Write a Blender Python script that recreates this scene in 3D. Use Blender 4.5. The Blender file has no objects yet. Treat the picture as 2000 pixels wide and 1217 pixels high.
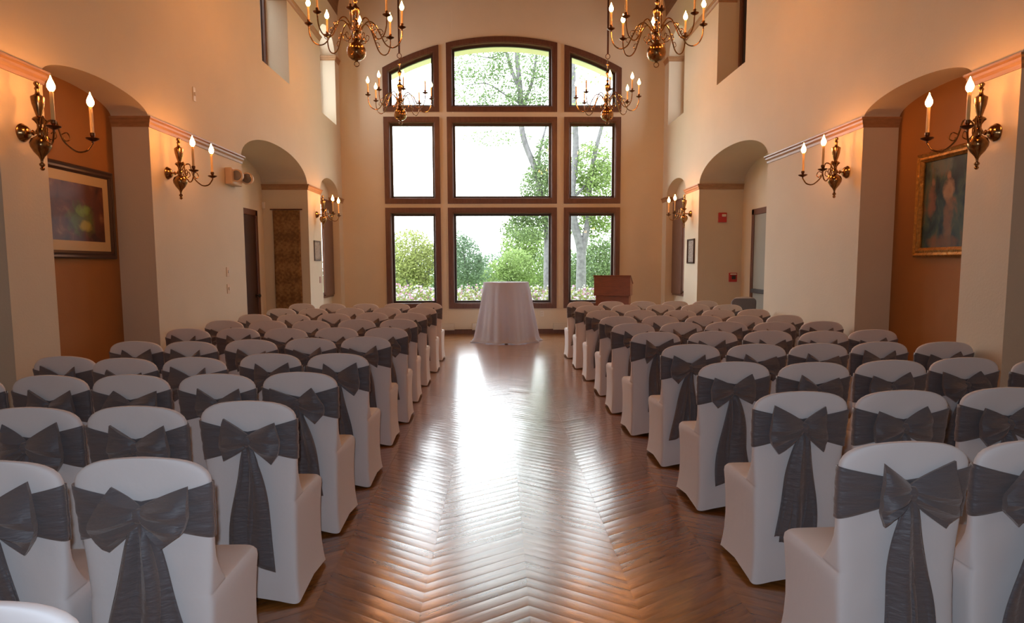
import bpy, math, random
from mathutils import Vector, Matrix
random.seed(7)
S=bpy.context.scene; COL=S.collection
pi=math.pi; sin=math.sin; cos=math.cos
XL,XR,XC=-3.325,3.575,0.125
YW=14.54; YB=-4.0; ZT=6.7
# ------------------------------------------------------------------ materials
def nmat(name):
    m=bpy.data.materials.new(name); m.use_nodes=True
    return m,m.node_tree.nodes,m.node_tree.links,m.node_tree.nodes['Principled BSDF']
def mat(name,col,rough=.6,metal=0,bump=0,bscale=40,var=0,vscale=5,sheen=0,emis=None,estr=0,coat=0,spec=None,detail=4,stretch=None):
    m,N,L,B=nmat(name)
    B.inputs['Base Color'].default_value=(*col,1); B.inputs['Roughness'].default_value=rough; B.inputs['Metallic'].default_value=metal
    if spec is not None: B.inputs['Specular IOR Level'].default_value=spec
    if sheen: B.inputs['Sheen Weight'].default_value=sheen
    if coat: B.inputs['Coat Weight'].default_value=coat
    if emis: B.inputs['Emission Color'].default_value=(*emis,1); B.inputs['Emission Strength'].default_value=estr
    if bump or var:
        tc=N.new('ShaderNodeTexCoord'); src=tc.outputs['Object']
        if stretch:
            mp=N.new('ShaderNodeMapping'); mp.inputs['Scale'].default_value=stretch; L.new(src,mp.inputs[0]); src=mp.outputs[0]
        if bump:
            n=N.new('ShaderNodeTexNoise'); n.inputs['Scale'].default_value=bscale; n.inputs['Detail'].default_value=detail
            b=N.new('ShaderNodeBump'); b.inputs['Strength'].default_value=bump; b.inputs['Distance'].default_value=.01
            L.new(src,n.inputs['Vector']); L.new(n.outputs['Fac'],b.inputs['Height']); L.new(b.outputs[0],B.inputs['Normal'])
        if var:
            n=N.new('ShaderNodeTexNoise'); n.inputs['Scale'].default_value=vscale; n.inputs['Detail'].default_value=5
            mr=N.new('ShaderNodeMapRange'); mr.inputs['From Min'].default_value=.3; mr.inputs['From Max'].default_value=.7
            mr.inputs['To Min'].default_value=1-var; mr.inputs['To Max'].default_value=1+var
            mx=N.new('ShaderNodeVectorMath'); mx.operation='SCALE'; mx.inputs[0].default_value=col
            L.new(src,n.inputs['Vector']); L.new(n.outputs['Fac'],mr.inputs['Value']); L.new(mr.outputs[0],mx.inputs['Scale']); L.new(mx.outputs[0],B.inputs['Base Color'])
    return m
M={}
M['wall']=mat('cream_plaster',(.68,.60,.455),.75,bump=.12,bscale=55,var=.02,vscale=2)
M['ochre']=mat('ochre_plaster',(.34,.14,.032),.8,bump=.1,bscale=60,var=.04,vscale=3)
M['ceil']=mat('wood_plank_ceiling',(.20,.10,.045),.6,var=.2,vscale=3,stretch=(6,.4,6))
M['blocker']=mat('blocker_brown',(.16,.09,.06),.8,bump=.4,bscale=12,var=.25,vscale=9)  # dark rough finish for the unseen slabs that hold back skylight
M['backwall']=mat('dark_panelled_wall',(.24,.13,.07),.6)
M['trimwood']=mat('pine_trim',(.37,.21,.10),.4,var=.12,vscale=6,stretch=(3,.4,8))
M['casing']=mat('stained_window_wood',(.12,.05,.03),.38,var=.18,vscale=8,stretch=(4,4,.8))
M['sash']=mat('dark_window_sash',(.035,.025,.022),.4)
M['doorwood']=mat('dark_door_wood',(.11,.035,.013),.35,var=.2,vscale=6,stretch=(6,6,.7))
M['greydoor']=mat('grey_green_door_paint',(.28,.27,.22),.5)
M['brass']=mat('aged_brass',(.34,.19,.08),.22,1,var=.25,vscale=30)
M['darkbrass']=mat('dark_brass',(.16,.075,.035),.3,1,var=.2,vscale=30)
M['rod']=mat('brown_rod',(.07,.025,.015),.5)
M['candle']=mat('candle_sleeve',(.72,.48,.22),.5,emis=(1,.45,.12),estr=.12)  # sleeve is no lamp; faint glow added to stand for bulb light
M['bulb']=mat('glowing_bulb',(1,.8,.5),.3,emis=(1,.35,.088),estr=400)
M['linen0']=mat('white_linen',(.80,.785,.80),.85,bump=.25,bscale=9,detail=5,sheen=.1,spec=.2)
M['spandex']=mat('white_spandex',(.80,.765,.755),.8,bump=.55,bscale=6,detail=4,sheen=.2,spec=.25)
def translucent_linen():
    m=mat('white_table_linen',(.82,.81,.83),.85,bump=.3,bscale=9,detail=5,spec=.2); N,L=m.node_tree.nodes,m.node_tree.links
    t=N.new('ShaderNodeBsdfTranslucent'); t.inputs[0].default_value=(.85,.87,.95,1); ms=N.new('ShaderNodeMixShader'); ms.inputs[0].default_value=.5
    L.new(N['Principled BSDF'].outputs[0],ms.inputs[1]); L.new(t.outputs[0],ms.inputs[2]); L.new(ms.outputs[0],N['Material Output'].inputs[0]); return m
M['linen']=translucent_linen()
M['black']=mat('black_plastic',(.015,.015,.015),.4)
M['white_pl']=mat('white_plastic',(.72,.68,.6),.5)
M['cream_pl']=mat('cream_metal',(.62,.56,.44),.5)
M['red']=mat('red_alarm_plastic',(.45,.025,.02),.4)
M['pink_pl']=mat('tan_plastic',(.42,.23,.17),.5)
M['gold']=mat('gilt_frame',(.40,.20,.045),.35,.8,bump=.9,bscale=55,var=.3,vscale=30)
M['darkframe']=mat('dark_frame_wood',(.045,.018,.01),.3)
M['greyframe']=mat('grey_frame',(.11,.10,.10),.4)
M['matboard']=mat('mat_board',(.55,.40,.2),.6)
M['lens']=mat('lamp_lens',(.22,.22,.22),.12,.6)
M['tan']=mat('beige_housing',(.66,.50,.34),.5)
M['lectern']=mat('mahogany_lectern',(.21,.062,.022),.35,var=.15,vscale=7,stretch=(1,1,5))
M['bark']=mat('grey_bark',(.13,.125,.13),.9,bump=.8,bscale=14,var=.3,vscale=9)
M['lawn']=mat('lawn_grass',(.20,.30,.07),.9,var=.35,vscale=2)
M['eave']=mat('cream_eave',(.75,.68,.5),.8)
def fabric(name,col,col2):
    m,N,L,B=nmat(name)
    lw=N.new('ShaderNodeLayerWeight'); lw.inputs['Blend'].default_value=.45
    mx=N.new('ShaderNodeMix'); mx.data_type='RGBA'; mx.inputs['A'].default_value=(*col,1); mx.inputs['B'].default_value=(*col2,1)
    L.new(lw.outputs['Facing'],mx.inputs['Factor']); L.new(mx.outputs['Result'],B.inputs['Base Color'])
    B.inputs['Roughness'].default_value=.5; B.inputs['Sheen Weight'].default_value=.3
    B.inputs['Specular IOR Level'].default_value=.38
    tc=N.new('ShaderNodeTexCoord'); mp=N.new('ShaderNodeMapping'); mp.inputs['Scale'].default_value=(1,1,4); n=N.new('ShaderNodeTexNoise'); n.inputs['Scale'].default_value=16; n.inputs['Detail'].default_value=3
    b=N.new('ShaderNodeBump'); b.inputs['Strength'].default_value=.55; b.inputs['Distance'].default_value=.012
    L.new(tc.outputs['Object'],mp.inputs[0]); L.new(mp.outputs[0],n.inputs['Vector']); L.new(n.outputs['Fac'],b.inputs['Height']); L.new(b.outputs[0],B.inputs['Normal'])
    return m
M['taffeta']=fabric('taupe_taffeta',(.120,.112,.122),(.26,.18,.14))  # sheen put into the colour: warmer tint at grazing angles
def leafmat(name,col,var=.35):
    m,N,L,B=nmat(name)
    oi=N.new('ShaderNodeTexCoord'); n=N.new('ShaderNodeTexWhiteNoise')
    n.noise_dimensions='1D'; g=N.new('ShaderNodeNewGeometry'); L.new(g.outputs['Random Per Island'],n.inputs['W'])
    mr=N.new('ShaderNodeMapRange'); mr.inputs['To Min'].default_value=1-var; mr.inputs['To Max'].default_value=1+var
    mx=N.new('ShaderNodeVectorMath'); mx.operation='SCALE'; mx.inputs[0].default_value=col
    L.new(n.outputs['Value'],mr.inputs['Value']); L.new(mr.outputs[0],mx.inputs['Scale']); L.new(mx.outputs[0],B.inputs['Base Color'])
    B.inputs['Roughness'].default_value=.6; B.inputs['Specular IOR Level'].default_value=.2
    tr=N.new('ShaderNodeBsdfTranslucent'); L.new(mx.outputs[0],tr.inputs['Color'])
    ms=N.new('ShaderNodeMixShader'); ms.inputs[0].default_value=.4; L.new(B.outputs[0],ms.inputs[1]); L.new(tr.outputs[0],ms.inputs[2])
    L.new(ms.outputs[0],N['Material Output'].inputs[0]); return m
M['leafA']=leafmat('yellow_green_leaves',(.27,.30,.11))
M['leafB']=leafmat('mid_green_leaves',(.18,.25,.115))
M['leafC']=leafmat('blue_green_leaves',(.165,.235,.15))
M['leafD']=leafmat('bright_green_leaves',(.235,.32,.115))
M['petalW']=leafmat('white_petals',(.5,.47,.48),.15)
M['petalP']=leafmat('pink_petals',(.42,.24,.33),.25)
# glass: thin pane, sees straight through with a weak mirror reflection
def glassmat():
    m,N,L,B=nmat('window_glass'); N.remove(B)
    t=N.new('ShaderNodeBsdfTransparent'); t.inputs[0].default_value=(.96,.98,.97,1); g=N.new('ShaderNodeBsdfGlossy'); g.inputs['Roughness'].default_value=.01
    f=N.new('ShaderNodeFresnel'); f.inputs[0].default_value=1.3; ms=N.new('ShaderNodeMixShader')
    L.new(f.outputs[0],ms.inputs[0]); L.new(t.outputs[0],ms.inputs[1]); L.new(g.outputs[0],ms.inputs[2]); L.new(ms.outputs[0],N['Material Output'].inputs[0]); return m
M['glass']=glassmat()
def math_(N,L,op,a,b=None,c=None):
    n=N.new('ShaderNodeMath'); n.operation=op
    for i,v in enumerate((a,b,c)):
        if v is None: continue
        if isinstance(v,(int,float)): n.inputs[i].default_value=v
        else: L.new(v,n.inputs[i])
    return n.outputs[0]
def floormat():
    m,N,L,B=nmat('chevron_parquet'); W=.475; sl=.66; bw=.088
    tc=N.new('ShaderNodeTexCoord'); sp=N.new('ShaderNodeSeparateXYZ'); L.new(tc.outputs['Object'],sp.inputs[0]); x,y=sp.outputs[0],sp.outputs[1]
    u=math_(N,L,'SUBTRACT',x,.13); d=math_(N,L,'PINGPONG',u,W)
    v=math_(N,L,'DIVIDE',math_(N,L,'ADD',y,math_(N,L,'MULTIPLY',d,sl)),bw)
    ge=N.new('ShaderNodeNewGeometry'); rnd=ge.outputs['Random Per Island']
    g=N.new('ShaderNodeCombineXYZ'); L.new(math_(N,L,'MULTIPLY',v,.9),g.inputs[0]); L.new(math_(N,L,'MULTIPLY',d,2.2),g.inputs[1]); L.new(math_(N,L,'MULTIPLY',rnd,370),g.inputs[2])
    gn=N.new('ShaderNodeTexNoise'); gn.inputs['Scale'].default_value=2.6; gn.inputs['Detail'].default_value=6; gn.inputs['Distortion'].default_value=1.2; L.new(g.outputs[0],gn.inputs['Vector'])
    f=math_(N,L,'ADD',math_(N,L,'MULTIPLY',rnd,.36),math_(N,L,'MULTIPLY',gn.outputs['Fac'],.85))
    cr=N.new('ShaderNodeValToRGB'); e=cr.color_ramp.elements; e[0].position=.15; e[0].color=(.11,.034,.008,1); e[1].position=1; e[1].color=(.50,.19,.038,1)
    L.new(f,cr.inputs[0]); L.new(cr.outputs[0],B.inputs['Base Color'])
    b=N.new('ShaderNodeBump'); b.inputs['Strength'].default_value=.25; b.inputs['Distance'].default_value=.002
    L.new(gn.outputs['Fac'],b.inputs['Height']); L.new(b.outputs[0],B.inputs['Normal'])
    B.inputs['Roughness'].default_value=.25; B.inputs['Specular IOR Level'].default_value=.7; B.inputs['Coat Weight'].default_value=1; B.inputs['Coat Roughness'].default_value=.17
    return m
M['floor']=floormat()
def picmat(name,ramp,scale,seed,stretch=(1,1,1),rough=.15,coat=.5):
    m,N,L,B=nmat(name); tc=N.new('ShaderNodeTexCoord'); mp=N.new('ShaderNodeMapping'); mp.inputs['Location'].default_value=(seed,seed*.7,seed*1.3); mp.inputs['Scale'].default_value=stretch
    n=N.new('ShaderNodeTexNoise'); n.inputs['Scale'].default_value=scale; n.inputs['Detail'].default_value=5; n.inputs['Distortion'].default_value=.5
    cr=N.new('ShaderNodeValToRGB'); els=cr.color_ramp.elements
    for i,(p,c) in enumerate(ramp):
        e=els[i] if i<2 else els.new(p)
        e.position=p; e.color=(*c,1)
    L.new(tc.outputs['Object'],mp.inputs[0]); L.new(mp.outputs[0],n.inputs['Vector']); L.new(n.outputs['Fac'],cr.inputs[0]); L.new(cr.outputs[0],B.inputs['Base Color'])
    B.inputs['Roughness'].default_value=rough; B.inputs['Coat Weight'].default_value=coat; B.inputs['Coat Roughness'].default_value=.05
    return m
M['painting']=picmat('dark_oil_painting',[(.30,(.012,.012,.010)),(.75,(.30,.12,.05)),(.45,(.025,.045,.04)),(.55,(.06,.085,.05)),(.64,(.16,.09,.04))],4.5,3.1,(1,1.6,.8),rough=.5,coat=.12)
M['print']=picmat('landscape_print',[(.30,(.04,.015,.01)),(.72,(.26,.13,.06)),(.46,(.10,.032,.018)),(.56,(.13,.04,.02)),(.62,(.18,.07,.03))],6,9.2,rough=.4,coat=.15)
def add_figures(m,spots=None,sp_=.12):
    N,L=m.node_tree.nodes,m.node_tree.links; B=N['Principled BSDF']; src=B.inputs['Base Color'].links[0].from_socket
    tc=N.new('ShaderNodeTexCoord'); sp=N.new('ShaderNodeSeparateXYZ'); L.new(tc.outputs['Object'],sp.inputs[0]); nz=N.new('ShaderNodeTexNoise'); nz.inputs['Scale'].default_value=14; L.new(tc.outputs['Object'],nz.inputs['Vector'])
    for (y0,z0,ry,rz_,c) in spots or ((.02,.10,.075,.10,(.42,.26,.13)),(.03,-.13,.06,.22,(.24,.12,.05)),(.015,.235,.03,.04,(.40,.20,.10)),(-.20,.03,.06,.15,(.25,.10,.045)),(-.19,.20,.028,.035,(.30,.15,.08)),(-.08,.33,.14,.10,(.12,.15,.13)),(-.02,-.34,.22,.06,(.20,.09,.03))):
        a=math_(N,L,'DIVIDE',math_(N,L,'SUBTRACT',sp.outputs[1],y0),ry); b=math_(N,L,'DIVIDE',math_(N,L,'SUBTRACT',sp.outputs[2],z0),rz_)
        d=math_(N,L,'ADD',math_(N,L,'MULTIPLY',a,a),math_(N,L,'MULTIPLY',b,b)); d=math_(N,L,'ADD',d,math_(N,L,'MULTIPLY',math_(N,L,'SUBTRACT',nz.outputs['Fac'],.5),2.2))
        mr=N.new('ShaderNodeMapRange'); mr.inputs['From Min'].default_value=1.3; mr.inputs['From Max'].default_value=.3; mr.inputs['To Max'].default_value=.75; L.new(d,mr.inputs['Value'])
        mx=N.new('ShaderNodeMix'); mx.data_type='RGBA'; L.new(mr.outputs[0],mx.inputs['Factor']); L.new(src,mx.inputs['A']); mx.inputs['B'].default_value=(*c,1); src=mx.outputs['Result']
    L.new(src,B.inputs['Base Color']); B.inputs['Specular IOR Level'].default_value=sp_; B.inputs['Coat Weight'].default_value=0
add_figures(M['painting']); add_figures(M['print'],((.08,-.06,.20,.14,(.10,.16,.03)),(.12,-.12,.10,.05,(.45,.38,.06)),(.10,.02,.10,.05,(.22,.34,.05)),(.30,.0,.05,.20,(.10,.025,.012)),(.0,.17,.34,.06,(.12,.035,.015))),.25)
M['print'].node_tree.nodes['Principled BSDF'].inputs['Specular IOR Level'].default_value=.2; M['print'].node_tree.nodes['Principled BSDF'].inputs['Coat Weight'].default_value=.03
M['document']=picmat('printed_page',[(.3,(.10,.10,.10)),(.6,(.55,.55,.52))],30,1.2,(1,1,5))
def tapmat():
    m,N,L,B=nmat('woven_tapestry'); tc=N.new('ShaderNodeTexCoord')
    sp=N.new('ShaderNodeSeparateXYZ'); L.new(tc.outputs['Object'],sp.inputs[0])
    a=math_(N,L,'SINE',math_(N,L,'MULTIPLY',sp.outputs[0],78)); b_=math_(N,L,'SINE',math_(N,L,'MULTIPLY',sp.outputs[2],70)); c=math_(N,L,'SINE',math_(N,L,'MULTIPLY',sp.outputs[2],17))
    n=N.new('ShaderNodeTexNoise'); n.inputs['Scale'].default_value=22; L.new(tc.outputs['Object'],n.inputs['Vector'])
    f=math_(N,L,'ADD',math_(N,L,'MULTIPLY',math_(N,L,'MULTIPLY',a,b_),.07),math_(N,L,'MULTIPLY',c,.10)); f=math_(N,L,'ADD',f,n.outputs['Fac'])
    cr=N.new('ShaderNodeValToRGB'); e=cr.color_ramp.elements; e[0].position=.3; e[0].color=(.17,.085,.03,1); e[1].position=.75; e[1].color=(.34,.19,.075,1)
    L.new(f,cr.inputs[0]); L.new(cr.outputs[0],B.inputs['Base Color']); B.inputs['Roughness'].default_value=.9
    bp=N.new('ShaderNodeBump'); bp.inputs['Strength'].default_value=.4; bp.inputs['Distance'].default_value=.01; L.new(f,bp.inputs['Height']); L.new(bp.outputs[0],B.inputs['Normal']); return m
M['tapestry']=tapmat()
# ------------------------------------------------------------------ mesh builder
class MB:
    def __init__(s): s.v=[]; s.f=[]; s.m=[]; s.mi=0
    def add(s,vs,fs):
        o=len(s.v); s.v+= [tuple(v) for v in vs]; s.f+=[tuple(i+o for i in f) for f in fs]; s.m+=[s.mi]*len(fs); return s
    def quad(s,a,b,c,d): return s.add([a,b,c,d],[(0,1,2,3)])
    def box(s,x0,x1,y0,y1,z0,z1):
        vs=[(x,y,z) for z in (z0,z1) for y in (y0,y1) for x in (x0,x1)]
        return s.add(vs,[(0,2,3,1),(4,5,7,6),(0,1,5,4),(2,6,7,3),(0,4,6,2),(1,3,7,5)])
    def loops(s,ls,closed=True,cap0=False,cap1=False):
        n=len(ls[0]); vs=[p for l in ls for p in l]; fs=[]
        for i in range(len(ls)-1):
            for j in range(n if closed else n-1):
                k=(j+1)%n; fs.append((i*n+j,i*n+k,(i+1)*n+k,(i+1)*n+j))
        if cap0: fs.append(tuple(range(n-1,-1,-1)))
        if cap1: fs.append(tuple((len(ls)-1)*n+j for j in range(n)))
        return s.add(vs,fs)
    def lathe(s,prof,c=(0,0,0),n=20,axis='z'):
        ls=[]
        for r,h in prof:
            l=[]
            for j in range(n):
                a=2*pi*j/n; p=(r*cos(a),r*sin(a),h)
                if axis=='x': p=(p[2],p[0],p[1])
                if axis=='y': p=(p[1],p[2],p[0])
                l.append((c[0]+p[0],c[1]+p[1],c[2]+p[2]))
            ls.append(l)
        return s.loops(ls,cap0=True,cap1=True)
    def tube(s,pts,r,n=8,closed=False):
        pts=[Vector(p) for p in pts]; k=len(pts); rs=r if isinstance(r,(list,tuple)) else [r]*k
        ls=[]; up=Vector((0,0,1)); prev=None
        for i,p in enumerate(pts):
            if closed: t=(pts[(i+1)%k]-pts[i-1])
            else: t=(pts[min(i+1,k-1)]-pts[max(i-1,0)])
            t.normalize()
            if prev is None:
                a=t.cross(up if abs(t.z)<.95 else Vector((1,0,0))).normalized()
            else:
                a=(prev-t*prev.dot(t)).normalized()
            prev=a; b=t.cross(a)
            ls.append([tuple(p+(a*cos(2*pi*j/n)+b*sin(2*pi*j/n))*rs[i]) for j in range(n)])
        if closed: ls.append(ls[0]); return s.loops(ls)
        return s.loops(ls,cap0=True,cap1=True)
    def build(s,name,mats,parent=None,smooth=True,loc=(0,0,0),rz=0,bevel=0,solid=0,subsurf=0,angle=None):
        me=bpy.data.meshes.new(name); me.from_pydata(s.v,[],s.f); me.validate()
        if not isinstance(mats,(list,tuple)): mats=[mats]
        for m in mats: me.materials.append(M[m] if isinstance(m,str) else m)
        if len(me.polygons)==len(s.m): me.polygons.foreach_set('material_index',s.m)
        if smooth:
            me.polygons.foreach_set('use_smooth',[True]*len(me.polygons))
            try: me.set_sharp_from_angle(angle=math.radians(angle or 40))
            except Exception: pass
        me.update(); o=bpy.data.objects.new(name,me); COL.objects.link(o); o.location=loc; o.rotation_euler=(0,0,rz)
        if parent: o.parent=parent
        if solid: md=o.modifiers.new('s','SOLIDIFY'); md.thickness=solid; md.offset=0
        if subsurf: md=o.modifiers.new('u','SUBSURF'); md.levels=subsurf; md.render_levels=subsurf
        if bevel: md=o.modifiers.new('b','BEVEL'); md.width=bevel; md.segments=2; md.limit_method='ANGLE'
        return o
def empty(name,loc=(0,0,0),rz=0):
    o=bpy.data.objects.new(name,None); COL.objects.link(o); o.location=loc; o.rotation_euler=(0,0,rz); o.empty_display_size=.1; return o
def tag(o,label=None,cat=None,group=None,kind=None):
    if label: o['label']=label
    if cat: o['category']=cat
    if group: o['group']=group
    if kind: o['kind']=kind
    return o
def struct(o,label=None): o['kind']='structure'; (o.__setitem__('label',label) if label else None); return o
def dup(o,parent=None):
    c=o.copy(); COL.objects.link(c)
    if parent: c.parent=parent; c.matrix_parent_inverse=o.matrix_parent_inverse.copy()
    for ch in o.children: dup(ch,c)
    return c
# ------------------------------------------------------------------ room shell
A0,A1,A2,A3=(1.65,4.61),(5.09,6.58),(8.89,11.9),(12.76,14.2)
U0,U1,U2=(4.9,6.2),(9.83,11.08),(13.03,14.2)
def arch(z0,rise,u0,u1,e=2.0):
    return lambda u: z0+rise*max(0,1-abs((u-(u0+u1)/2)/((u1-u0)/2))**e)**.5
ZS=2.915
def openings_side(dA2):
    return [ (A0[0],A0[1],0,arch(ZS,.36,*A0,2.2),.35,'plain'),
      (A1[0],A1[1],0,arch(ZS,.16,*A1,2.0),.35,'ochre'),
      (A2[0],A2[1],0,arch(ZS,.40,*A2,2.1),dA2,'plain'),
      (A3[0],A3[1],0,arch(ZS,.30,*A3,2.0),.20,'window'),
      (U1[0],U1[1],4.40,arch(5.8,.36,*U1),.36,'hole'),
      (U2[0],U2[1],4.40,arch(5.8,.36,*U2),.36,'hole')]
def wall_grid(mb,P,u0,u1,z0,ztop,ops):
    """P(u,depth,z) maps to 3D; ops=(u0,u1,zbot,ztopfn,depth,kind). Solid wall around the openings plus their reveals."""
    br={u0,u1}
    for o in ops:
        n=28
        for i in range(n+1):
            t=.5-.5*cos(pi*i/n); br.add(round(o[0]+(o[1]-o[0])*t,5))
    if callable(ztop):
        for i in range(41): br.add(round(XC-(XR-XL)/2*cos(pi*i/40),5))
    br=sorted(b for b in br if u0-1e-6<=b<=u1+1e-6)
    zt=ztop if callable(ztop) else (lambda u:ztop)
    for a,b in zip(br,br[1:]):
        if b-a<1e-4: continue
        mid=(a+b)/2; cur=[(lambda u:z0)]
        act=sorted([o for o in ops if o[0]<mid<o[1]],key=lambda o:o[2])
        lo=lambda u:z0
        for o in act:
            hi=(lambda u,o=o:o[2])
            if hi(mid)-lo(mid)>1e-4: mb.quad(P(a,0,lo(a)),P(b,0,lo(b)),P(b,0,hi(b)),P(a,0,hi(a)))
            d=o[4]; f=o[3]
            mb.quad(P(a,0,f(a)),P(b,0,f(b)),P(b,d,f(b)),P(a,d,f(a)))
            if o[2]>0: mb.quad(P(a,0,o[2]),P(b,0,o[2]),P(b,d,o[2]),P(a,d,o[2]))
            if o[5] in('plain','ochre'):
                mb.mi=1 if o[5]=='ochre' else 0
                mb.quad(P(a,d,o[2]),P(b,d,o[2]),P(b,d,f(b)),P(a,d,f(a))); mb.mi=0
            if o[5]=='window':
                zb=.88; zt2=lambda u: min(f(u)-.06,3.05)
                inside=(a>=A3[0]+.12 and b<=A3[1]-.05)
                if inside:
                    mb.quad(P(a,d,0),P(b,d,0),P(b,d,zb),P(a,d,zb)); mb.quad(P(a,d,2.8),P(b,d,2.8),P(b,d,f(b)),P(a,d,f(a)))
                else: mb.quad(P(a,d,0),P(b,d,0),P(b,d,f(b)),P(a,d,f(a)))
            lo=f
        mb.quad(P(a,0,lo(a)),P(b,0,lo(b)),P(b,0,zt(b)),P(a,0,zt(a)))
    for o in ops:
        for u in (o[0],o[1]): mb.quad(P(u,0,o[2]),P(u,o[4],o[2]),P(u,o[4],o[3](u)),P(u,0,o[3](u)))
PL=lambda u,d,z:(XL-d,u,z)
PR=lambda u,d,z:(XR+d,u,z)
PE=lambda u,d,z:(u,YW+d,z)
DL,DR=.79,.79
opsL=openings_side(DL); opsR=openings_side(DR)
for nm,P,ops in (('wall_left',PL,opsL),('wall_right',PR,opsR)):
    mb=MB(); wall_grid(mb,P,YB,YW,0,ZT,ops); o=mb.build(nm,['wall','ochre'],smooth=False); struct(o)
# vault
def zv(x):
    t=(x-XC)/((XR-XL)/2); return ZT+2.1*max(0,1-t*t)**.5
mb=MB(); n=40; ls=[]
for i in range(n+1):
    a=pi*i/n; x=XC-(XR-XL)/2*cos(a); ls.append([(x,YB,zv(x)),(x,YW,zv(x))])
mb.loops(ls,closed=False); struct(mb.build('ceiling','ceil'))
# end wall with nine windows
RA=5.32; ZA=6.29-RA
arcz=lambda u: ZA+math.sqrt(RA*RA-(u-XC)**2)
cols=[(-2.41,-1.225),(-1.068,1.28),(1.432,2.65)]; rows=[(.56,2.735),(2.82,4.64),(4.745,None)]
ci=.10   # casing width
opsE=[]
for (a,b) in cols:
    for (z0,z1) in rows:
        f=(lambda u,z1=z1: z1-ci) if z1 else (lambda u: ZA+math.sqrt((RA-ci)**2-(u-XC)**2))
        opsE.append((a+ci,b-ci,z0+ci,f,.26,'hole'))
mb=MB()
wall_grid(mb,PE,XL,XR,0,zv,opsE); struct(mb.build('wall_end','wall',smooth=False))
mb=MB(); mb.quad((XL,YB,0),(XR,YB,0),(XR,YB,ZT),(XL,YB,ZT)); 
ls=[]
for i in range(21):
    x=XC-(XR-XL)/2*cos(pi*i/20); ls.append([(x,YB,ZT),(x,YB,zv(x))])
mb.loops(ls,closed=False); struct(mb.build('wall_back','backwall',smooth=False))
def boards():
    """chevron boards, each a shallow cupped strip with its own small tilt"""
    mb=MB(); W=.475; sl=.66; bw=.088; rn=random.Random(3); inv=1/math.sqrt(1+sl*sl)
    c0=int(math.floor((XL-.85-.13)/W)); c1=int(math.ceil((XR+.85-.13)/W))
    for c in range(c0,c1):
        xa=.13+c*W; xb=xa+W; up=(c%2!=0)
        # distance from the nearest peak at both ends
        da,db=(W,0) if up else (0,W)
        for k in range(int((-1.2)/bw),int((YW+.9)/bw)):
            t=rn.gauss(0,.00022); t2=rn.gauss(0,.00035); ls=[]; z0=rn.uniform(-.0005,0)
            g=.0006
            for q,(fr,h) in enumerate(((0,-.00045),(.14,-.0001),(.5,0.0),(.86,-.0001),(1,-.00045))):
                v=(k+fr)*bw; ya=v-da*sl; yb=v-db*sl
                if q==0: ya+=g; yb+=g
                if q==4: ya-=g; yb-=g
                tz=h+t*(fr-.5)*2+z0
                ls.append([(xa+g,ya,tz-t2*.5),(xb-g,yb,tz+t2*.5)])
            mb.loops(ls[::-1],closed=False)
    return mb
mb=boards(); mb.box(XL-1,XR+1,YB,YW+.3,-.1,-.002); struct(mb.build('floor','floor',smooth=True,angle=30))
# window units
def outline(a,b,z0,z1,w):
    a+=w;b-=w;z0+=w
    pts=[(a,z0),(b,z0)]
    if z1: pts+=[(b,z1-w),(a,z1-w)]
    else:
        for i in range(17):
            u=b+(a-b)*i/16; pts.append((u,ZA+math.sqrt((RA-w)**2-(u-XC)**2)))
    return pts
def ring(mb,P,o1,o2,d0,d1):
    mb.loops([[P(u,d0,z) for u,z in o1],[P(u,d0,z) for u,z in o2],[P(u,d1,z) for u,z in o2],[P(u,d1,z) for u,z in o1],[P(u,d0,z) for u,z in o1]])
def window(k,P,a,b,z0,z1,depth=.13,cw=.10):
    mb=MB(); ring(mb,P,outline(a,b,z0,z1,0),outline(a,b,z0,z1,cw+.004),-.03,.015)
    ring(mb,P,outline(a,b,z0,z1,cw-.008),outline(a,b,z0,z1,cw+.022),-.015,depth+.05)
    c=struct(mb.build('window_%d'%k,'casing',smooth=False,bevel=.006))
    mb=MB(); ring(mb,P,outline(a,b,z0,z1,cw+.016),outline(a,b,z0,z1,cw+.07),depth-.03,depth+.02)
    s=mb.build('window_sash','sash',c,smooth=False,bevel=.004)
    mb=MB(); o=[P(u,depth,z) for u,z in outline(a,b,z0,z1,cw+.05)]; mb.add(o,[tuple(range(len(o)))])
    mb.build('window_pane','glass',c,smooth=False)
    return c
k=1
for (a,b) in cols:
    for (z0,z1) in rows: window(k,PE,a,b,z0,z1); k+=1
def window_simple(k,P,a,b,z0,f,d):
    def ol(w):
        pts=[(a+w,z0+w),(b-w,z0+w)]
        for i in range(17):
            u=(b-w)+((a+w)-(b-w))*i/16; uu=b+(a-b)*i/16; pts.append((u,f(uu)-w))
        return pts
    mb=MB(); ring(mb,P,ol(-.0),ol(.07),d-.02,d+.09)
    c=struct(mb.build('window_%d'%k,'casing',smooth=False))
    mb=MB(); ring(mb,P,ol(.06),ol(.10),d+.02,d+.06); mb.build('window_sash','sash',c,smooth=False)
    mb=MB(); o=[P(u,d+.04,z) for u,z in ol(.08)]; mb.add(o,[tuple(range(len(o)))]); mb.build('window_pane','glass',c,smooth=False)
    return c
for P in (PL,PR):
    for U in (U1,U2): window_simple(k,P,U[0],U[1],4.40,arch(5.8,.36,*U),.36); k+=1
    a,b=A3[0]+.1,A3[1]-.02
    wn_=window_simple(k,P,a,b,.86,lambda u:2.84,.17); k+=1
    mb=MB(); q1,q2=P(13.42,.12,0),P(14.14,.17,0); mb.box(min(q1[0],q2[0]),max(q1[0],q2[0]),13.42,14.14,.90,2.80); mb.build('window_shutter','casing',wn_,smooth=False,bevel=.006)
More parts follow.
